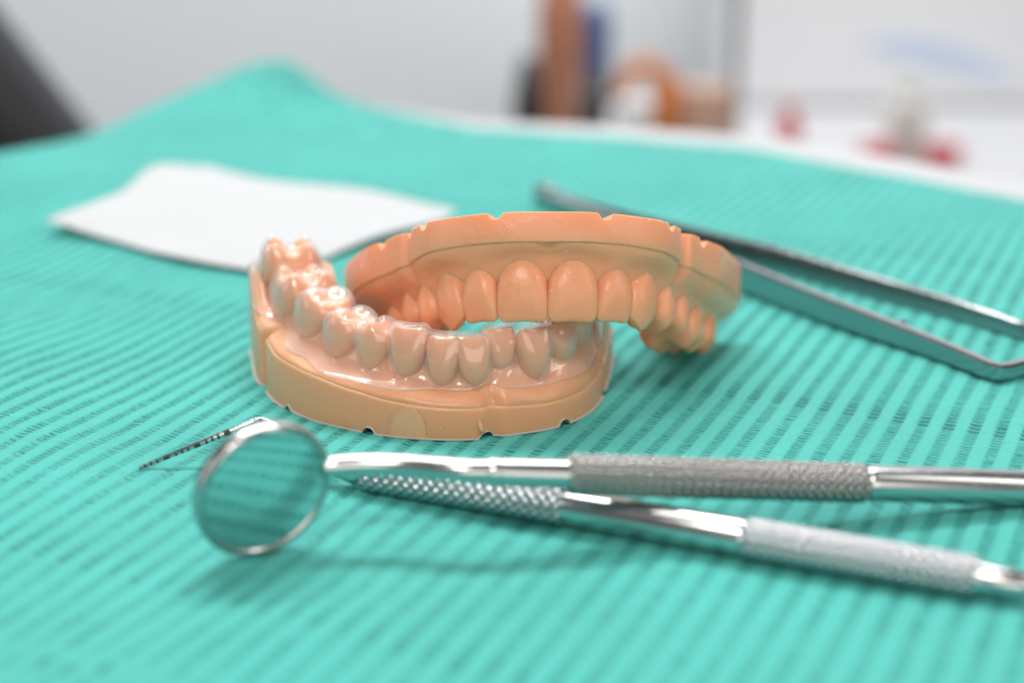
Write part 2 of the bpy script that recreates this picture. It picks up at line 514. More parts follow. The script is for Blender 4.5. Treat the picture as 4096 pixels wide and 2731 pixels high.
def tooth_shape(kind, Wd, D, h, inf=0.0, seed=0, taper=0.08):
    """local (u along arch, v outward, w up with 0 at the biting edge); inf = outward offset for the aligner"""
    r = np.random.default_rng(seed)
    th = np.linspace(0, 2 * np.pi, 44, endpoint=False)
    W2 = Wd / 2 + inf * 0.6
    rings = []
    if kind in ('incisor', 'canine'):
        lv = np.concatenate([np.linspace(1.0, 0.55, 12), np.linspace(0.5, 0.06, 11), [0.035, 0.015, 0.004, 0.0]])
        for x in lv:                                   # x = 1 at the gum, 0 at the edge
            k = max(0.0, (x - 0.38) / 0.62)
            hw = W2 * max(0.02, (1 - k ** 3.3)) ** 0.5 * (1.0 if x > 0.22 else (0.945 + 0.055 * x / 0.22))
            hw *= 1 - taper * max(0.0, x - 0.15)
            if x < 0.06: hw *= 1 - 0.10 * (1 - x / 0.06) ** 2
            lab = -0.75 * (1 - x) ** 2.2 + 1.15 * math.sin(math.pi * min(1, x * 0.95)) - 0.5 * max(0, x - 0.8) * 5 * 0.25
            lin = -1.7 - (D - 1.9) * x ** 0.9
            if x < 0.06:
                mid = (lab + lin) / 2; f = 0.62 + 0.38 * (x / 0.06) ** 0.5
                if x == 0.0: f = 0.25
                lab = mid + (lab - mid) * f; lin = mid + (lin - mid) * f
            lab += inf; lin -= inf
            n = 2.9 - 0.5 * x
            cu, cv = sup(th, n)
            u = hw * cu; v = (lab + lin) / 2 + (lab - lin) / 2 * cv
            w = -h * x * np.ones_like(th)
            a = np.abs(u) / W2
            e = (1 - x) ** 2
            if kind == 'canine':
                w = w - e * 0.22 * h * a ** 1.25
            else:
                w = w - e * (0.10 * h * a ** 7 + 0.012 * h * np.cos(u * 5 / W2))
            w = w + inf * 1.0 * (1 - x) - (inf * 0.6) * x
            rings.append(np.stack([u, v, w], -1))
        return rings
    # premolar / molar
    H = h; D2 = D / 2 + 0.2 + inf
    if kind == 'premolar':
        cusps = [(0.0, 0.42, 1.0, 0.42), (0.0, -0.42, 0.78, 0.40)]
    else:
        cusps = [(-0.45, 0.45, 1.0, 0.34), (0.42, 0.45, 0.95, 0.34), (-0.43, -0.45, 0.92, 0.34), (0.43, -0.45, 0.9, 0.34)]
    cusps = [(a, b, c + r.uniform(-.06, .06), d) for a, b, c, d in cusps]
    def top(un, vn):
        g = np.zeros_like(un)
        for a, b, c, d in cusps:
            g = np.maximum(g, 0.0) + c * np.exp(-(((un - a) / d) ** 2 + ((vn - b) / (d * 1.05)) ** 2))
        rim = 0.35 * np.exp(-((np.sqrt(un ** 2 + vn ** 2) - 0.85) / 0.2) ** 2)
        return -0.30 * H + 0.30 * H * np.clip(g * 0.85 + rim * 0.45, 0, 1.1) + inf
    cu, cv = sup(th, 2.6 if kind == 'molar' else 2.2)
    for x in np.linspace(0, 1, 11):                    # wall, from gum upward
        k = 1 - x
        fw = max(0.05, 1 - 0.70 * k ** 2.0) ** 0.8
        fd = 1 - 0.16 * k ** 2 - 0.10 * x ** 3
        if x > 0.8: fw *= 1 - 0.05 * ((x - 0.8) / 0.2) ** 2
        un, vn = fw * cu, fd * cv
        wt = top(0.90 * cu, 0.90 * cv) - 0.10 * H
        w = -H - inf * 0.6 + (wt + H) * x ** 0.9
        rings.append(np.stack([W2 * un, -D / 2 + D2 * vn, w], -1))
    for x in (0.90, 0.82, 0.72, 0.62, 0.5, 0.38, 0.26, 0.14, 0.04):
        un, vn = cu * x, cv * x
        k = 1.0 - max(0, (x - 0.72)) * 0.35
        rings.append(np.stack([W2 * un * 0.97, -D / 2 + D2 * vn * 0.95, top(un, vn) - 0.10 * H * max(0, (x - 0.7) / 0.3) ** 2], -1))
    return rings

CR = None
def catmull(Q, per=4):
    """Q (N, K, 2) control polylines -> resampled along K"""
    K = Q.shape[1]
    P = np.concatenate([2 * Q[:, :1] - Q[:, 1:2], Q, 2 * Q[:, -1:] - Q[:, -2:-1]], 1)
    out = []
    for k in range(K - 1):
        p0, p1, p2, p3 = P[:, k], P[:, k + 1], P[:, k + 2], P[:, k + 3]
        for t in np.arange(per) / per:
            out.append(0.5 * (2 * p1 + (p2 - p0) * t + (2 * p0 - 5 * p1 + 4 * p2 - p3) * t * t + (3 * p1 - p0 - 3 * p2 + p3) * t ** 3))
    out.append(P[:, K])
    return np.stack(out, 1)

class Cast:
    """horseshoe cast, built base down and teeth up in its own frame; xf maps local mm -> world mm"""
    def __init__(self, arch, teeth, xf, notches, frenum, pinch=0.0, grooves=()):
        self.a = arch; self.teeth = teeth; self.xf = xf; self.notches = notches; self.frenum = frenum
        s = arch.s; ts = np.array([t['s'] for t in teeth])
        def f(key): return smooth_interp(np.concatenate([[-1], ts, [arch.L + 1]]),
                                         np.array([teeth[0][key]] + [t[key] for t in teeth] + [teeth[-1][key]]), s)
        self.zi, self.h, self.d, self.ob, self.zb = f('zi'), f('h'), f('D'), f('ob'), f('zb')
        k = np.ones(9) / 9
        self.d = np.convolve(np.pad(self.d, 4, mode='edge'), k, 'valid')
        self.ob = np.convolve(np.pad(self.ob, 2, mode='edge'), np.ones(5) / 5, 'valid')
        self.ob = self.ob - pinch * np.exp(-((s - frenum) / 1.3) ** 2)
        for s0, dep, wd in grooves: self.ob = self.ob - dep * np.exp(-((s - s0) / wd) ** 2)
        self.root = np.zeros_like(s)
        for t in teeth:
            self.root = np.maximum(self.root, np.exp(-((s - t['s']) / (0.33 * t['W'])) ** 2))
        # rounded distal ends
        e = np.minimum(s, arch.L - s)
        self.endf = np.sqrt(np.clip(1 - ((3.5 - np.minimum(e, 3.5)) / 3.5) ** 2, 0, 1))

    def sweep(self, prof):
        """prof (N, K, 2) of (offset, z) -> verts, faces (closed loops, capped)"""
        a = self.a
        xy = a.P[:, None, :] + a.N[:, None, :] * prof[..., 0:1]
        V = np.concatenate([xy, prof[..., 1:2]], -1)
        v, f = loft(V)
        return self.xf(np.array(v)), f

    def base_profile(self, grow=0.0):
        s = self.a.s; N = len(s)
        zn = np.zeros(N)
        for s0, r in self.notches:
            zn = np.maximum(zn, np.sqrt(np.clip(r * r - (s - s0) ** 2, 0, None)) * 1.05)
        ob, zb, d = self.ob + grow, self.zb, self.d
        mid = (ob - d - 2.2) / 2
        shrink = 0.72 + 0.28 * self.endf
        def o(x): return mid + (x - mid) * shrink
        return np.stack([np.stack(p, -1) for p in [
            (o(ob), zn), (o(ob), np.maximum(0.3, zn + 0.05)), (o(ob - 0.05), zb * 0.5), (o(ob - 0.08), zb - 0.55), (o(ob - 0.18), zb - 0.22), (o(ob - 0.45), zb - 0.03),
            (o(ob - 0.75), zb - 0.03), (o(ob - 1.3), zb - 0.3), (o(-(d + 0.8)), zb + 0.05), (o(-(d + 1.7)), zb - 0.5), (o(-(d + 2.0)), zb * 0.5), (o(-(d + 2.0)), zb * 0)]], 1)

    def gum_profile(self, inf=0.0):
        zi, h, d, ob, zb = self.zi, self.h, self.d, self.ob, self.zb
        zc = zi - h; zcr = zi - 0.48 * h
        fr = np.exp(-((self.a.s - self.frenum) / 1.6) ** 2)
        g = -0.15 + 0.35 * self.root
        dz = np.maximum(zc - zb, 1.0)
        p = [(ob - 0.8, zb - 1.0), (ob - 0.52 - 0.4 * fr, zb - 0.12), (ob - 0.80 - 0.8 * fr, zb + 0.30 * dz), (0.80 * (ob - 1.1) + 0.20 * g - 0.5 * fr, zb + 0.62 * dz),
             (0.35 * (ob - 1.1) + 0.65 * (g + 0.2) - 0.3 * fr, zb + 0.90 * dz), (g + 0.1, zc + 0.06 * h), (g - 0.95, zc + 0.28 * h), (-1.6 + 0 * g, zcr - 0.3), (-2.3 + 0 * g, zcr),
             (-(d - 2.0), zcr), (-(d - 0.8), zc + 0.3 * h), (-(d - 0.1), zc + 0.05 * h), (-(d + 0.8), zc - 0.35 * (zc - zb)), (-(d + 1.1), zb - 0.9)]
        Q = np.stack([np.stack(np.broadcast_arrays(x, z), -1) for x, z in p], 1)
        mid = Q[:, :, 0].mean(1, keepdims=True)
        sh = (0.70 + 0.30 * self.endf)[:, None]
        Q[:, :, 0] = mid + (Q[:, :, 0] - mid) * sh
        dz = (1 - self.endf)[:, None] * 0.35
        Q[:, :, 1] = Q[:, :, 1] - dz * np.maximum(0, Q[:, :, 1] - zb[:, None])
        R = catmull(Q, 3)
        if inf:
            T = np.gradient(R, axis=1)
            n = np.stack([-T[..., 1], T[..., 0]], -1); n /= np.linalg.norm(n, axis=-1, keepdims=True) + 1e-9
            sg = np.sign(n[:, 6, 0].mean()) or 1
            R = R + n * sg * inf
        return R

    def tooth_world(self, t, inf=0.0):
        p, tg = self.a.at(t['s']); tg = tg / np.linalg.norm(tg)
        ro = math.radians(t.get('rot', 0.0))
        tg = np.array([tg[0] * math.cos(ro) - tg[1] * math.sin(ro), tg[0] * math.sin(ro) + tg[1] * math.cos(ro)])
        nr = np.array([tg[1], -tg[0]])
        rings = tooth_shape(t['kind'], t['W'], t['D'], t['h'], inf, t['seed'], t.get('taper', 0.08))
        out = []
        ca = math.radians(t.get('lean', 0.0)); ta = math.radians(t.get('tip', 0.0))
        for R in rings:
            u, v, w = R[:, 0], R[:, 1] + t.get('out', 0.0) + (0.75 if t['kind'] in ('premolar', 'molar') else 0.0), R[:, 2]
            wc = w + t['h'] * 0.8
            v = v + math.tan(ca) * wc
            u = u + math.tan(ta) * wc
            xy = p + np.outer(u, tg) + np.outer(v, nr)
            out.append(np.concatenate([xy, (w + t['zi'])[:, None]], 1))
        v, f = loft(np.array(out))
        return self.xf(np.array(v)), f

# ---- lower cast: stands on the bib
LOW = [  # x, y of outer biting edge, height of edge, crown height, depth, base overhang, base height, kind
    (-44.8, 299.0, 23.0, 10.6, 11.0, 2.8, 16.5, 'molar'), (-40.8, 288.2, 20.0, 9.0, 10.8, 4.2, 10.5, 'molar'),
    (-35.2, 279.2, 19.2, 9.0, 9.2, 6.0, 8.4, 'premolar'), (-29.4, 271.8, 17.7, 8.6, 8.4, 5.8, 7.9, 'premolar'),
    (-23.3, 267.0, 17.2, 8.4, 7.2, 5.2, 6.8, 'canine'), (-17.2, 263.9, 16.8, 8.3, 6.2, 4.8, 5.9, 'incisor'),
    (-11.4, 262.4, 15.8, 8.5, 5.8, 4.3, 5.4, 'incisor'), (-6.0, 262.3, 15.7, 8.4, 5.8, 4.0, 5.2, 'incisor'),
    (-1.1, 264.0, 16.3, 7.8, 6.0, 3.8, 4.9, 'incisor'), (3.9, 266.0, 16.1, 8.8, 6.8, 3.6, 4.6, 'incisor'),
    (8.7, 270.2, 17.0, 7.8, 7.6, 3.2, 4.5, 'canine'), (12.0, 276.4, 17.4, 7.4, 8.2, 2.8, 4.8, 'premolar'),
    (14.2, 285.5, 18.4, 7.4, 10.0, 2.4, 5.2, 'molar'), (15.8, 296.0, 19.6, 7.4, 10.0, 2.2, 5.6, 'molar')]
lp = [(-46.6, 308.5)] + [(a[0], a[1]) for a in LOW] + [(17.0, 305.0)]
la = Arch(lp, None)
lt = []
for i, a in enumerate(LOW):
    cs = la.ctrl_s
    lt.append(dict(s=cs[i + 1], W=0.5 * (cs[i + 2] - cs[i]) * 1.02, zi=a[2], h=a[3], D=a[4], ob=a[5], zb=a[6], kind=a[7], seed=i))
for t in lt: t['taper'] = 0.30
lt[0]['W'] = 10.6; lt[13]['W'] = 10.2
lt[4].update(rot=4, kind='premolar', D=7.2); lt[5].update(rot=6, tip=3); lt[6].update(tip=2); lt[7].update(tip=-3, rot=-6, W=5.9); lt[8].update(out=-1.3, rot=4, W=6.0)
lt[9].update(rot=-4, out=0.15)
def s_near(arch, x, y):
    return arch.s[np.argmin((arch.P[:, 0] - x) ** 2 + (arch.P[:, 1] - y) ** 2)]
ident = lambda v: v
low_notch = [(s_near(la, -31.5, 277.0), 0.75), (s_near(la, -20.5, 266.3), 1.0), (s_near(la, -5.4, 264.0), 1.0), (s_near(la, 5.5, 268.5), 1.0)]
low = Cast(la, lt, ident, low_notch, s_near(la, -4.6, 264), 1.0, [(s_near(la, -39.6, 286.0), 2.3, 1.1), (s_near(la, 13.4, 281.5), 1.6, 1.0)])
lower = thing('dental_cast', 'tan resin lower jaw model wearing the clear aligner, base flat on the bib', 'dental model', (-11, 282, 0))
v, f = low.sweep(low.base_profile())
mesh_obj('base', v, f, M_LO, lower, angle=38)
v, f = low.sweep(low.gum_profile())
mesh_obj('gum', v, f, M_LO, lower)
for t in lt:
    v, f = low.tooth_world(t)
    mesh_obj('tooth', v, f, M_LO, lower)
# paper-thin flash of cured resin round the foot of the base
bp = low.base_profile()
lo_o = bp[:, 0, 0]
zn = bp[:, 0, 1]
fl = np.stack([np.stack([lo_o - 0.3, zn + 0.0], -1), np.stack([lo_o + 0.34, zn + 0.02], -1), np.stack([lo_o + 0.34, zn + 0.18], -1), np.stack([lo_o - 0.3, zn + 0.24], -1)], 1)
v, f = low.sweep(fl)
mesh_obj('edge_flash', v, f, M_FLASH, lower, angle=30)
# support scar: a half-oval plate on the front wall
def wall_plate(cst, s0, wid, hgt, thick, material, name, parent):
    a = cst.a; n = 26; m = 14; V = []
    for lay in (thick, -0.3):
        for i in range(n):
            q = -1 + 2 * i / (n - 1)
            top = hgt * math.sqrt(max(0.0, 1 - abs(q) ** 2.2)) * (1 + 0.02 * math.sin(9 * q)) + 0.15
            s = s0 + q * wid / 2
            p = np.array([np.interp(s, a.s, a.P[:, k]) for k in (0, 1)]); nn = np.array([np.interp(s, a.s, a.N[:, k]) for k in (0, 1)])
            ob = np.interp(s, a.s, cst.ob)
            for j in range(m):
                z = 0.12 + (top - 0.12) * j / (m - 1)
                V.append([*(p + nn * (ob + lay)), z])
    F = grid_faces(n, m) + [[x + n * m for x in q[::-1]] for q in grid_faces(n, m)]
    ring = [i * m for i in range(n)] + [(n - 1) * m + j for j in range(1, m)] + [i * m + m - 1 for i in range(n - 2, -1, -1)] + [j for j in range(m - 2, 0, -1)]
    for q in range(len(ring)):
        a0, b0 = ring[q], ring[(q + 1) % len(ring)]
        F.append((a0, b0, b0 + n * m, a0 + n * m))
    return mesh_obj(name, cst.xf(np.array(V)), F, material, parent, angle=30)
wall_plate(low, s_near(la, -15.4, 263.3), 5.2, 5.3, 0.16, M_PATCH, 'support_scar', lower)
# snapped support sliver near the frenum
v, f = tube([(-5.6, 259.0, 4.0), (-5.4, 258.8, 3.2), (-5.1, 258.5, 2.2), (-4.8, 258.3, 1.5), (-4.7, 258.4, 1.3)], [0.12, 0.3, 0.4, 0.45, 0.2], 8)
mesh_obj('support_sliver', v, f, M_PATCH, lower)

# ---- clear aligner shell over the lower teeth
def build_aligner():
    V, F = [], []
    def addm(v, f):
        k = len(V); V.extend(np.asarray(v).tolist()); F.extend([[x + k for x in q] for q in f])
    for t in lt:
        addm(*low.tooth_world(t, 0.55 if t['kind'] == 'molar' else 0.75))
    addm(*low.sweep(low.gum_profile(0.5)))
    me = bpy.data.meshes.new('tmp'); me.from_pydata(V, [], F)
    bm = bmesh.new(); bm.from_mesh(me); bmesh.ops.recalc_face_normals(bm, faces=bm.faces); bm.to_mesh(me); bm.free()
    ob = bpy.data.objects.new('tmp', me); C.objects.link(ob)
    md = ob.modifiers.new('r', 'REMESH'); md.mode = 'VOXEL'; md.voxel_size = 0.27
    sm = ob.modifiers.new('s', 'SMOOTH'); sm.factor = 0.5; sm.iterations = 3
    dg = bpy.context.evaluated_depsgraph_get()
    m2 = bpy.data.meshes.new_from_object(ob.evaluated_get(dg))
    bpy.data.objects.remove(ob)
    n = len(m2.vertices); co = np.empty(n * 3, np.float32); m2.vertices.foreach_get('co', co); co = co.reshape(-1, 3).astype(float)
    pol = [list(p.vertices) for p in m2.polygons]
    # trim line
    idx = np.empty(n, int)
    for k in range(0, n, 4000):
        d = ((co[k:k + 4000, None, :2] - la.P[None]) ** 2).sum(-1); idx[k:k + 4000] = d.argmin(1)
    ts = np.array([t['s'] for t in lt])
    zt_t = np.array([14.0, 12.0, 10.1, 9.0, 8.2, 7.9, 7.7, 7.8, 7.6, 7.4, 7.3, 8.0, 9.4, 10.8])
    s = la.s[idx] + ((co[:, :2] - la.P[idx]) * la.T[idx]).sum(1)
    zt = spl_interp(np.concatenate([[-6], ts, [la.L + 6]]), np.concatenate([[16.0], zt_t, [12.4]]), np.clip(s, -5, la.L + 5))
    zt = zt + 0.12 * np.sin(s * 0.55) + 0.5 * np.exp(-((s - low.frenum) / 1.5) ** 2)
    fv = co[:, 2] - zt
    above = fv > 0
    # clip every face exactly along the trim line, sharing the cut points between neighbours
    newv = []; cache = {}; faces = []
    def cut(i, j):
        k = (min(i, j), max(i, j))
        if k not in cache:
            i, j = k
            t_ = min(0.97, max(0.03, fv[i] / (fv[i] - fv[j])))
            newv.append(co[i] + (co[j] - co[i]) * t_); cache[k] = n + len(newv) - 1
        return cache[k]
    for p in pol:
        m_ = above[p]
        if m_.all():
            faces.append(p)
        elif m_.any():
            q = []
            for k in range(len(p)):
                i, j = p[k], p[(k + 1) % len(p)]
                if above[i]: q.append(i)
                if above[i] != above[j]: q.append(cut(i, j))
            if len(q) > 2: faces.append(q)
    co = np.concatenate([co, np.array(newv)])
    used = np.unique(np.concatenate([np.array(p) for p in faces]))
    rm = -np.ones(len(co), int); rm[used] = np.arange(len(used))
    return co[used], [[rm[x] for x in p] for p in faces]
v, f = build_aligner()
al = mesh_obj('clear_aligner', v, f, M_CLEAR)
so = al.modifiers.new('wall', 'SOLIDIFY'); so.thickness = 0.45 * MM; so.offset = -1.0; so.use_rim = True; so.material_offset_rim = 1
al.data.materials.append(M_EDGE)
origin_to(al, (-11, 282, 8))
tag(al, 'transparent plastic aligner fitted over the teeth of the tan lower jaw model', 'aligner')

# ---- upper cast: lies teeth down, front propped on the lower one, molars on the bib
UW = [8.6, 6.6, 7.6, 6.9, 6.8, 9.8, 9.4]
half = [(0, 0), (6, 0.35), (11.5, 2.4), (16, 6.2), (20.0, 11.6), (23.6, 18.2), (27.0, 26.0), (30.4, 34.8), (32.8, 43.5), (34.0, 50.0)]
up = [(-x, y) for x, y in half[::-1]] + half[1:]
ua = Arch(up, None)
smid = ua.L / 2
UT = [('incisor', 17.3, 10.6, 7.0, 2.9, 5.0), ('incisor', 17.0, 9.1, 6.4, 3.0, 5.0), ('canine', 17.9, 10.4, 8.0, 3.8, 5.2), ('premolar', 17.3, 8.6, 9.0, 2.8, 5.6),
      ('premolar', 17.2, 8.2, 9.0, 3.2, 6.2), ('molar', 18.5, 8.7, 11.6, 4.4, 6.4), ('molar', 17.5, 7.8, 11.4, 4.2, 6.4)]
ut = []
for sg in (-1, 1):
    c = 0.0; row = []
    for i, (w_, q) in enumerate(zip(UW, UT)):
        row.append(dict(s=smid + sg * (c + w_ / 2), W=w_ * 1.0, kind=q[0], zi=q[1], h=q[2], D=q[3], ob=q[4], zb=q[5], seed=40 + i))
        c += w_
    ut += row[::-1] if sg < 0 else row
ut[6].update(rot=-1.5, tip=1.5); ut[7].update(rot=1.0, tip=-1.0); ut[5].update(rot=3, tip=2.5); ut[8].update(rot=-2, tip=-2); ut[9].update(rot=5, tip=-4); ut[4].update(rot=-5, tip=4)
TAU = math.radians(25.8)
ca_, sa_ = math.cos(TAU), math.sin(TAU)
UPC = np.array([5.8, 264.2, 18.25])         # where the midline biting edge sits
def up_xf(v):
    v = np.asarray(v, float)
    x = -v[:, 0]; y = v[:, 1]; z = -(v[:, 2] - 17.3)     # turn over: base up, teeth down
    Y = y * ca_ + z * sa_
    Z = -y * sa_ + z * ca_
    return np.stack([x, Y, Z], -1) + UPC
up_notch = [(smid + o_, r) for o_, r in ((-34, 1.3), (-21, 1.1), (-8.6, 1.05), (7.8, 1.05), (20.5, 1.1), (26.5, 1.2), (36, 1.3))]
upc = Cast(ua, ut, up_xf, up_notch, smid, 0.0, [(smid - 27.5, 1.6, 1.3), (smid + 27.5, 0.7, 1.3)])
upper = thing('dental_cast', 'peach resin upper jaw model lying teeth down, propped over the lower jaw model', 'dental model', (5.8, 290, 0))
v, f = upc.sweep(upc.base_profile())
mesh_obj('base', v, f, M_UP, upper, angle=38)
v, f = upc.sweep(upc.gum_profile())
mesh_obj('gum', v, f, M_UP, upper)
for t in ut:
    v, f = upc.tooth_world(t)
    mesh_obj('tooth', v, f, M_UP, upper)

# ------------------------------------------------------------------ instruments
def knurl(p0, p1, R, L, around, pitch, depth, twist=1.0, r_end=None, ns=None):
    """diamond-knurled cylinder"""
    p0 = np.array(p0, float); a, u, w = frame_from(np.array(p1, float) - p0)
    nth = around * 8; nz = int(L / pitch * 8)
    th = np.linspace(0, 2 * np.pi, nth, endpoint=False)
    rings = []
    for k in range(nz + 1):
        d = L * k / nz
        a1 = around * th / (2 * np.pi) + d / pitch * 0.5 * 2 * twist
        a2 = around * th / (2 * np.pi) - d / pitch * 0.5 * 2 * twist
        t1 = 0.5 + 0.5 * np.cos(2 * np.pi * a1); t2 = 0.5 + 0.5 * np.cos(2 * np.pi * a2)
        hgt = (t1 * t2) ** 0.5
        e = min(d, L - d)
        r = R - depth + depth * hgt
        if e < 0.7: r = r - (1 - (e / 0.7)) ** 1.5 * 0.45
        rings.append(p0 + a * d + r[:, None] * (np.cos(th)[:, None] * u + np.sin(th)[:, None] * w))
    return loft(rings)

def along(p0, p1, d):
    p0 = np.array(p0, float); a = np.array(p1, float) - p0
    return p0 + a / np.linalg.norm(a) * d

# ---- periodontal probe
P0 = np.array([-22.1, 236.9, 2.95]); P1 = np.array([59.7, 200.1, 2.95])
LEN = np.linalg.norm(P1 - P0)
k1 = np.linalg.norm(np.array([7.8, 223.5]) - P0[:2]); k2 = np.linalg.norm(np.array([31.3, 212.6]) - P0[:2])
probe = thing('probe', 'steel probe with black depth marks and knurled handle, lying under the mirror handle', 'dental probe', (-20, 236, 0))
mesh_obj('knurled_grip', *knurl(P0, P1, 2.95, k1, 11, 1.65, 0.6), M_KNURL, probe)
mesh_obj('handle', *lathe(along(P0, P1, k1), P1, [(-0.3, 1.5), (-0.3, 2.4), (0.3, 2.6), (k2 - k1 - 0.3, 2.6), (k2 - k1 + 0.3, 2.4), (k2 - k1 + 0.3, 1.5)]), M_STEEL, probe, angle=50)
mesh_obj('knurled_grip', *knurl(along(P0, P1, k2), P1, 2.95, LEN - k2, 12, 1.5, 0.55), M_KNURL, probe)
mesh_obj('collar', *lathe(P1, along(P0, P1, LEN + 30), [(-0.3, 1.0), (-0.2, 2.3), (1.5, 2.0), (5.6, 1.9), (6.3, 1.5), (6.7, 1.0), (22, 0.8), (34, 0.6)]), M_STEEL, probe, angle=50)
mesh_obj('collar', *lathe(P0, along(P0, P1, -30), [(-0.3, 1.2), (0.2, 2.25), (1.2, 2.2), (4.5, 1.5), (6.5, 1.15)]), M_STEEL, probe, angle=50)
tipA = np.array([-57.3, 244.3, 0.55]); bend = np.array([-40.2, 250.2, 6.0])
ax = (P0 - P1) / LEN
shank0 = P0 + ax * 6.0
path = [shank0, shank0 + ax * 4 + [0, 0, 0.6], np.array([-35.0, 247.4, 5.4]), np.array([-37.6, 249.3, 6.05]), np.array([-38.9, 250.2, 6.2]), bend]
tt = np.linspace(0, 1, 40)
ch = np.concatenate([[0], np.cumsum(np.linalg.norm(np.diff(np.array(path), axis=0), axis=1))])
pp = spl_interp(ch / ch[-1], np.array(path), tt)
rr = np.interp(tt, [0, .5, 1], [1.15, 0.75, 0.55])
mesh_obj('shank', *tube(pp, rr, 16), M_STEEL, probe)
TL = np.linalg.norm(tipA - bend)
def tip_r(d): return 0.28 + 0.27 * d / TL                 # d from the tip
mesh_obj('tip', *lathe(tipA, bend, [(0, 0.1), (0.12, tip_r(0)), (TL + 0.4, tip_r(TL))], 16), M_STEEL, probe, angle=60)
for d0, d1 in ((0.85, 1.15), (1.85, 2.15), (2.85, 3.15), (4.0, 5.0), (5.85, 6.2), (6.85, 7.2), (7.85, 8.2), (9.0, 10.0), (10.85, 11.2), (11.85, 12.2), (12.85, 13.2), (14.0, 15.0)):
    k = TL / 19.0
    d0 *= k; d1 *= k
    mesh_obj('depth_mark', *lathe(tipA, bend, [(d0, tip_r(d0) * 0.8), (d0, tip_r(d0) + 0.03), (d1, tip_r(d1) + 0.03), (d1, tip_r(d1) * 0.8)], 16), M_BLACK, probe, angle=40)

# ---- mouth mirror
mirror = thing('mouth_mirror', 'round steel mouth mirror whose tilted disc reflects the teal bib', 'mouth mirror', (-33.3, 212.1, 0))
nrm = np.array([0.545, -0.819, -0.181]); nrm /= np.linalg.norm(nrm)
RC = 9.9
mc = np.array([-33.1, 212.0, 10.0])
a_, u_, w_ = frame_from(nrm)
def disc(prof, n=72):
    th = np.linspace(0, 2 * np.pi, n, endpoint=False)
    ring = np.cos(th)[:, None] * u_ + np.sin(th)[:, None] * w_
    return loft([mc + a_ * d + r * ring for d, r in prof])
mesh_obj('rim', *disc([(-2.4, 3.0), (-2.4, 8.0), (-2.2, RC - 0.6), (-1.6, RC - 0.1), (-0.9, RC), (0.05, RC), (0.5, RC - 0.25), (0.62, RC - 0.65), (0.45, RC - 1.05), (0.1, RC - 1.2), (0.1, 3.0)]), M_SATIN, mirror, angle=70)
mesh_obj('mirror_glass', *disc([(0.12, 2.0), (0.12, RC - 1.05), (0.22, RC - 1.1), (0.24, 8.6), (0.24, 2.0)]), M_MIRROR, mirror, angle=30)
H0 = np.array([-24.6, 218.4, 10.9]); H1 = np.array([7.5, 217.9, 10.1]); H2 = np.array([50.5, 226.2, 5.4])
# straight handle axis through the grip
ga = (H2 - H1) / np.linalg.norm(H2 - H1)
GL = np.linalg.norm(H2 - H1)
Hs = H1 - ga * 10.3                                    # thinner ferrule before the grip
stem_pts = [np.array([-26.0, 217.0, 11.4]), np.array([-22.5, 217.6, 11.5]), np.array([-14, 217.4, 11.5]), Hs - ga * 3, Hs]
ch = np.concatenate([[0], np.cumsum(np.linalg.norm(np.diff(np.array(stem_pts), axis=0), axis=1))])
pp = spl_interp(ch / ch[-1], np.array(stem_pts), tt)
mesh_obj('stem', *tube(pp, np.interp(tt, [0, .08, .5, 1], [1.3, 1.55, 1.6, 1.7]), 24), M_STEEL, mirror)
mesh_obj('ferrule', *lathe(Hs, H1, [(-0.8, 1.2), (-0.8, 1.75), (-0.4, 1.95), (0.5, 2.0), (0.9, 1.9), (1.2, 1.95), (10.0, 2.05), (10.6, 2.1), (10.6, 1.2)]), M_STEEL, mirror, angle=50)
mesh_obj('knurled_grip', *knurl(H1, H2, 2.95, GL, 13, 1.4, 0.5), M_KNURL2, mirror)
mesh_obj('handle', *lathe(H2, H2 + ga * 60, [(-0.3, 1.2), (-0.3, 2.3), (0.1, 2.55), (0.8, 2.62), (62, 2.62), (64, 2.2), (64.4, 1.2)]), M_STEEL, mirror, angle=50)

# ---- tweezers lying on edge
tw = thing('tweezers', 'long steel tweezers with bent tips lying on edge behind the jaw models', 'tweezers', (48, 345, 0))
def arm(path, heights, thick, name, lean=0.0):
    path = np.array(path, float)
    ch = np.concatenate([[0], np.cumsum(np.linalg.norm(np.diff(path, axis=0), axis=1))])
    q = np.linspace(0, ch[-1], 90)
    P = np.stack([np.interp(q, ch, path[:, k]) for k in (0, 1)], -1)
    sp = spl_interp(ch, path, q)
    P = sp
    hh = np.interp(q, ch, heights)
    T = np.gradient(P, axis=0); T /= np.linalg.norm(T, axis=1)[:, None]
    N = np.stack([T[:, 1], -T[:, 0]], -1)
    rings = []
    b = min(0.5, thick * 0.22)
    for p, n, h in zip(P, N, hh):
        r = []
        t2 = thick / 2
        for (o_, z) in ((-t2, b), (-t2 + b, 0), (t2 - b, 0), (t2, b), (t2, h - b), (t2 - b, h), (-t2 + b, h), (-t2, h - b)):
            r.append([p[0] + n[0] * (o_ + lean * z), p[1] + n[1] * (o_ + lean * z), z + 0.15])
        rings.append(r)
    v, f = loft(rings)
    return mesh_obj(name, v, f, M_TWEEZ, tw, angle=35)
arm([(6.6, 431), (12, 419), (26, 390), (48.1, 347.5), (68, 315), (84, 290.5), (86.6, 287.6), (88.6, 288.8), (94, 294), (103, 304)], [3.8, 4.2, 5.2, 6.2, 4.9, 3.4, 3.1, 2.9, 2.4, 1.6], 2.4, 'arm')
arm([(7.8, 431.6), (14, 420), (32, 394.5), (58, 363), (79, 337), (97, 313), (99, 310.8), (101.2, 312.6), (106, 318), (113, 326)], [3.8, 4.2, 4.8, 5.2, 4.4, 3.4, 3.1, 2.9, 2.4, 1.6], 1.2, 'arm', -0.12)
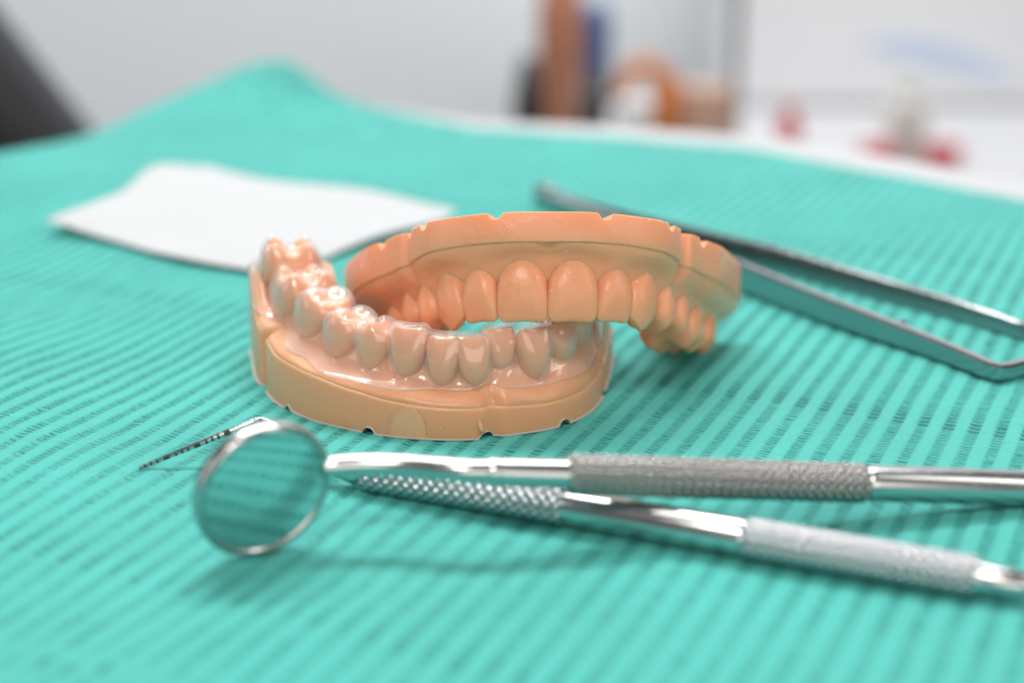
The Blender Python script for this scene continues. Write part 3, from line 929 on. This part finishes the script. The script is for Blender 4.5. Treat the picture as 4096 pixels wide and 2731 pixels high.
mesh_obj('joint', *box((8.6, 428.5, 2.9), (2.6, 9, 5.0), 0.6, math.radians(27)), M_TWEEZ, tw, angle=40)
v, f = lathe((72.0, 310.2, 3.4), (76, 313.5, 3.4), [(0, 0.2), (0, 0.7), (3.6, 0.7), (4.2, 0.3)], 14)
mesh_obj('guide_pin', v, f, M_TWEEZ, tw, angle=40)

# ------------------------------------------------------------------ gauze pad
def build_gauze():
    cL, cF, cR, cB = np.array([-110, 390.]), np.array([-48, 350.]), np.array([-14, 424.]), np.array([-84, 462.])
    n = 60
    top = np.zeros((n, n, 3)); bot = np.zeros((n, n, 3))
    for i in range(n):
        for j in range(n):
            a, b = i / (n - 1), j / (n - 1)
            p = (1 - a) * (1 - b) * cL + a * (1 - b) * cF + a * b * cR + (1 - a) * b * cB
            p = p + np.array([2.6 * math.sin(6.5 * b + 3 * a), 2.8 * math.sin(7 * a + 1 + 2 * b)])
            z = 0.9 + 1.6 * math.exp(-((a - 0.15) ** 2 + (b - 0.75) ** 2) / 0.10) + 1.5 * max(0, math.sin(3.1 * b + 0.2)) * (0.35 + 0.65 * (1 - a))
            z += 2.2 * math.exp(-((a - 0.0) / 0.12) ** 2 - ((b - 0.0) / 0.16) ** 2) + 1.0 * math.exp(-((a - .55) ** 2 + (b - 0.0) ** 2) / .03)
            z += 2.4 * math.exp(-((a - 0.0) / 0.3) ** 2 - ((b - 0.72) / 0.22) ** 2)
            z += 0.8 * math.sin(9 * a + 3 * b) * math.sin(8 * b + 0.6)
            base = float(macro(np.array(p[0]), np.array(p[1])))
            top[i, j] = (*p, base + z); bot[i, j] = (*p, base + z - 0.45)
    V = np.concatenate([top.reshape(-1, 3), bot.reshape(-1, 3)])
    F = grid_faces(n, n); F2 = [[x + n * n for x in q[::-1]] for q in F]
    ring = [i * n for i in range(n)] + [(n - 1) * n + j for j in range(1, n)] + [i * n + n - 1 for i in range(n - 2, -1, -1)] + [j for j in range(n - 2, 0, -1)]
    side = [(ring[k], ring[(k + 1) % len(ring)], ring[(k + 1) % len(ring)] + n * n, ring[k] + n * n) for k in range(len(ring))]
    return V, F + F2 + side
g = mesh_obj('gauze_pad', *build_gauze(), M_GAUZE, angle=60)
origin_to(g, (-60, 410, 0))
tag(g, 'crumpled white gauze pad lying on the bib behind the lower jaw model', 'gauze')

# ------------------------------------------------------------------ background, far out of focus
ctr = thing('counter', 'white counter along the wall carrying bottles and boxes', 'counter', (150, 1350, -780))
mesh_obj('counter_top', *box((510, 1380, -160), (1000, 460, 24), 3), M_TABLE, ctr, smooth=False)
mesh_obj('front_panel', *box((510, 1190, -470), (980, 20, 590)), M_WHITE, ctr, smooth=False)
CT = -148.0
def bottle(name, x, y, r, hgt, neck, m_body, m_cap, label):
    t = thing(name, label, 'bottle', (x, y, CT))
    mesh_obj('body', *lathe((x, y, CT), (x, y, CT + 10), [(0, r * 0.42), (1.5, r * 0.5), (hgt * 0.2, r * 0.7), (hgt * 0.45, r), (hgt * 0.62, r * 1.08), (hgt * 0.78, r * 0.8), (hgt * 0.86, neck), (hgt, neck)], 32), m_body, t, angle=50)
    mesh_obj('cap', *lathe((x, y, CT + hgt * 0.9), (x, y, CT + hgt + 5), [(0, neck * 1.15), (hgt * 0.13, neck * 1.15), (hgt * 0.14, neck * 0.9)], 24), m_cap, t, angle=50)
    return t
m_amber = simple('amber_plastic', (0.50, 0.21, 0.12), 0.5)
m_dark = simple('charcoal_plastic', (0.05, 0.05, 0.055), 0.4)
m_blue = simple('blue_card', (0.06, 0.12, 0.30), 0.6)
m_orange = simple('orange_plastic', (0.55, 0.19, 0.05), 0.5)
m_tan = simple('tan_card', (0.52, 0.32, 0.24), 0.7)
m_red = simple('red_plastic', (0.58, 0.09, 0.11), 0.5)
m_grey = simple('grey_green_plastic', (0.60, 0.60, 0.57), 0.6)
m_pale = simple('pale_blue_print', (0.56, 0.64, 0.78), 0.6)
bottle('brown_bottle', 34, 1200, 15.5, 170, 8, m_amber, m_amber, 'tall brown bottle on the counter between dark canisters')
def canister(x, y, r, hgt, label):
    t = thing('canister', label, 'canister', (x, y, CT))
    mesh_obj('body', *lathe((x, y, CT), (x, y, CT + 10), [(0, r * .6), (2, r * .85), (hgt * .35, r * 1.1), (hgt * .7, r), (hgt, r * .6), (hgt + 1, r * .5)], 28), m_dark, t, angle=50)
    mesh_obj('lid', *lathe((x, y, CT + hgt), (x, y, CT + hgt + 10), [(0.5, r * 0.4), (1, r * .6), (5, r * .6), (7, r * .3)], 28), m_dark, t, angle=50)
canister(12, 1225, 11, 70, 'dark canister to the wall side of the brown bottle')
canister(58, 1215, 11, 62, 'dark canister between the brown bottle and the orange jug')
bx = mesh_obj('blue_box', *box((62, 1262, CT + 55), (20, 30, 110), 8), m_blue, angle=60); tag(origin_to(bx, (62, 1262, CT)), 'dark blue rounded box behind the dark canister and the orange jug', 'box')
# orange jug with an arched handle in front of a white cup
jug = thing('orange_jug', 'orange brown jug with arched top on the counter', 'jug', (102, 1215, CT))
mesh_obj('body', *lathe((110, 1215, CT), (110, 1215, CT + 10), [(0, 12), (2, 14), (40, 14), (60, 10), (66, 6)], 28), m_orange, jug, angle=50)
th = np.linspace(0, math.pi, 24)
hp = np.stack([94 + 17 * np.cos(th), 1212 + 0 * th, CT + 44 + 28 * np.sin(th)], -1)
mesh_obj('handle', *tube(hp, [6.5] * 24, 12), m_orange, jug)
cup = thing('white_cup', 'white cup under the arch of the orange jug', 'cup', (86, 1190, CT))
mesh_obj('body', *lathe((86, 1190, CT), (86, 1190, CT + 10), [(0, 9), (1, 10), (48, 12.5), (50, 12.5), (50, 11.5), (10, 9.5)], 28), M_WHITE, cup, angle=50)
mesh_obj('rim', *lathe((86, 1190, CT + 49), (86, 1190, CT + 60), [(0, 12.4), (0, 13.2), (1.5, 13.2), (1.5, 12.4)], 28), M_WHITE, cup, angle=50)
bx = mesh_obj('tan_box', *box((138, 1205, CT + 29), (34, 30, 58), 1.5), m_tan, angle=30); tag(origin_to(bx, (138, 1205, CT)), 'small tan cardboard box beside the grey post', 'box')
ps = thing('post', 'slim grey upright post beside the tan box', 'post', (161, 1235, CT))
m_post = simple('grey_metal', (0.20, 0.20, 0.21), 0.4)
mesh_obj('upright', *box((161, 1235, CT + 150), (7, 10, 300), 0.8), m_post, ps, angle=30)
mesh_obj('foot', *box((161, 1235, CT + 1.5), (20, 24, 3), 0.5), m_post, ps, angle=30)
bottle('red_bottle', 196.5, 1200, 8.5, 44, 4.5, m_red, m_red, 'small red bottle standing alone near the grey post')
cb = thing('wall_cabinet', 'white cabinet with a pale blue print on its door', 'cabinet', (320, 1560, CT))
mesh_obj('carcass', *box((400, 1560, CT + 215), (420, 180, 430), 2), M_WHITE, cb, angle=30)
mesh_obj('door', *box((400, 1465, CT + 215), (412, 8, 420), 1), M_WHITE, cb, angle=30)
# brush-stroke shaped print
th = np.linspace(0, 1, 30)
sx = 300 + 130 * th; sz = CT + 55 - 30 * th ** 1.5 + 0 * th
wid = 13 * np.sin(np.pi * np.clip(th, 0.02, 0.98)) ** 0.6
V = [(x, 1460.0, z + w) for x, z, w in zip(sx, sz, wid)] + [(x, 1460.0, z - w) for x, z, w in zip(sx, sz, wid)] + [(x, 1462.0, z + w) for x, z, w in zip(sx, sz, wid)] + [(x, 1462.0, z - w) for x, z, w in zip(sx, sz, wid)]
n = 30
F = []
for i in range(n - 1):
    F += [(i, i + 1, n + i + 1, n + i), (2 * n + i, 3 * n + i, 3 * n + i + 1, 2 * n + i + 1), (i, 2 * n + i, 2 * n + i + 1, i + 1), (n + i, n + i + 1, 3 * n + i + 1, 3 * n + i)]
mesh_obj('blue_print', V, F, m_pale, cb, smooth=False)
for x, rz, lab in ((262, 0.2, 'low red tray beside the grey green bag'), (308, -0.1, 'low red dish at the far side of the grey green bag')):
    t = mesh_obj('red_dish', *lathe((x, 1205, CT), (x, 1205, CT + 5), [(0, 9), (1, 11), (15, 14), (16, 13.5), (14, 12.5), (3, 9)], 28), m_red, angle=50)
    tag(origin_to(t, (x, 1205, CT)), lab, 'dish')
bg = thing('grey_bag', 'grey green bag standing between two red dishes', 'bag', (285, 1225, CT))
mesh_obj('body', *box((285, 1225, CT + 24), (28, 22, 48), 7), m_grey, bg, angle=60)
mesh_obj('neck', *lathe((285, 1225, CT + 44), (285, 1225, CT + 60), [(0, 9), (6, 6), (14, 8)], 20), m_grey, bg, angle=60)

# dark padded chair beyond the left edge of the table
ch_ = thing('chair', 'black padded chair beyond the edge of the bib', 'chair', (-330, 800, -780))
def slanted_pad(cx, cy, cz, sx, sy, sz, bev, rx, ry):
    v, f = box((0, 0, 0), (sx, sy, sz), bev, 0, 5)
    R = Euler((rx, ry, 0)).to_matrix()
    return [tuple(R @ Vector(q) + Vector((cx, cy, cz))) for q in v], f
m_chair = simple('black_upholstery', (0.018, 0.018, 0.021), 0.55, var=0.2)
mesh_obj('backrest', *slanted_pad(-395, 810, -40, 300, 70, 420, 25, 0, math.radians(-35)), m_chair, ch_)
mesh_obj('seat', *slanted_pad(-420, 720, -330, 420, 380, 80, 25, 0, 0), m_chair, ch_)
mesh_obj('pedestal', *lathe((-420, 720, -764), (-420, 720, 0), [(0, 160), (20, 150), (30, 40), (400, 40), (410, 60)], 28), m_dark, ch_, angle=40)
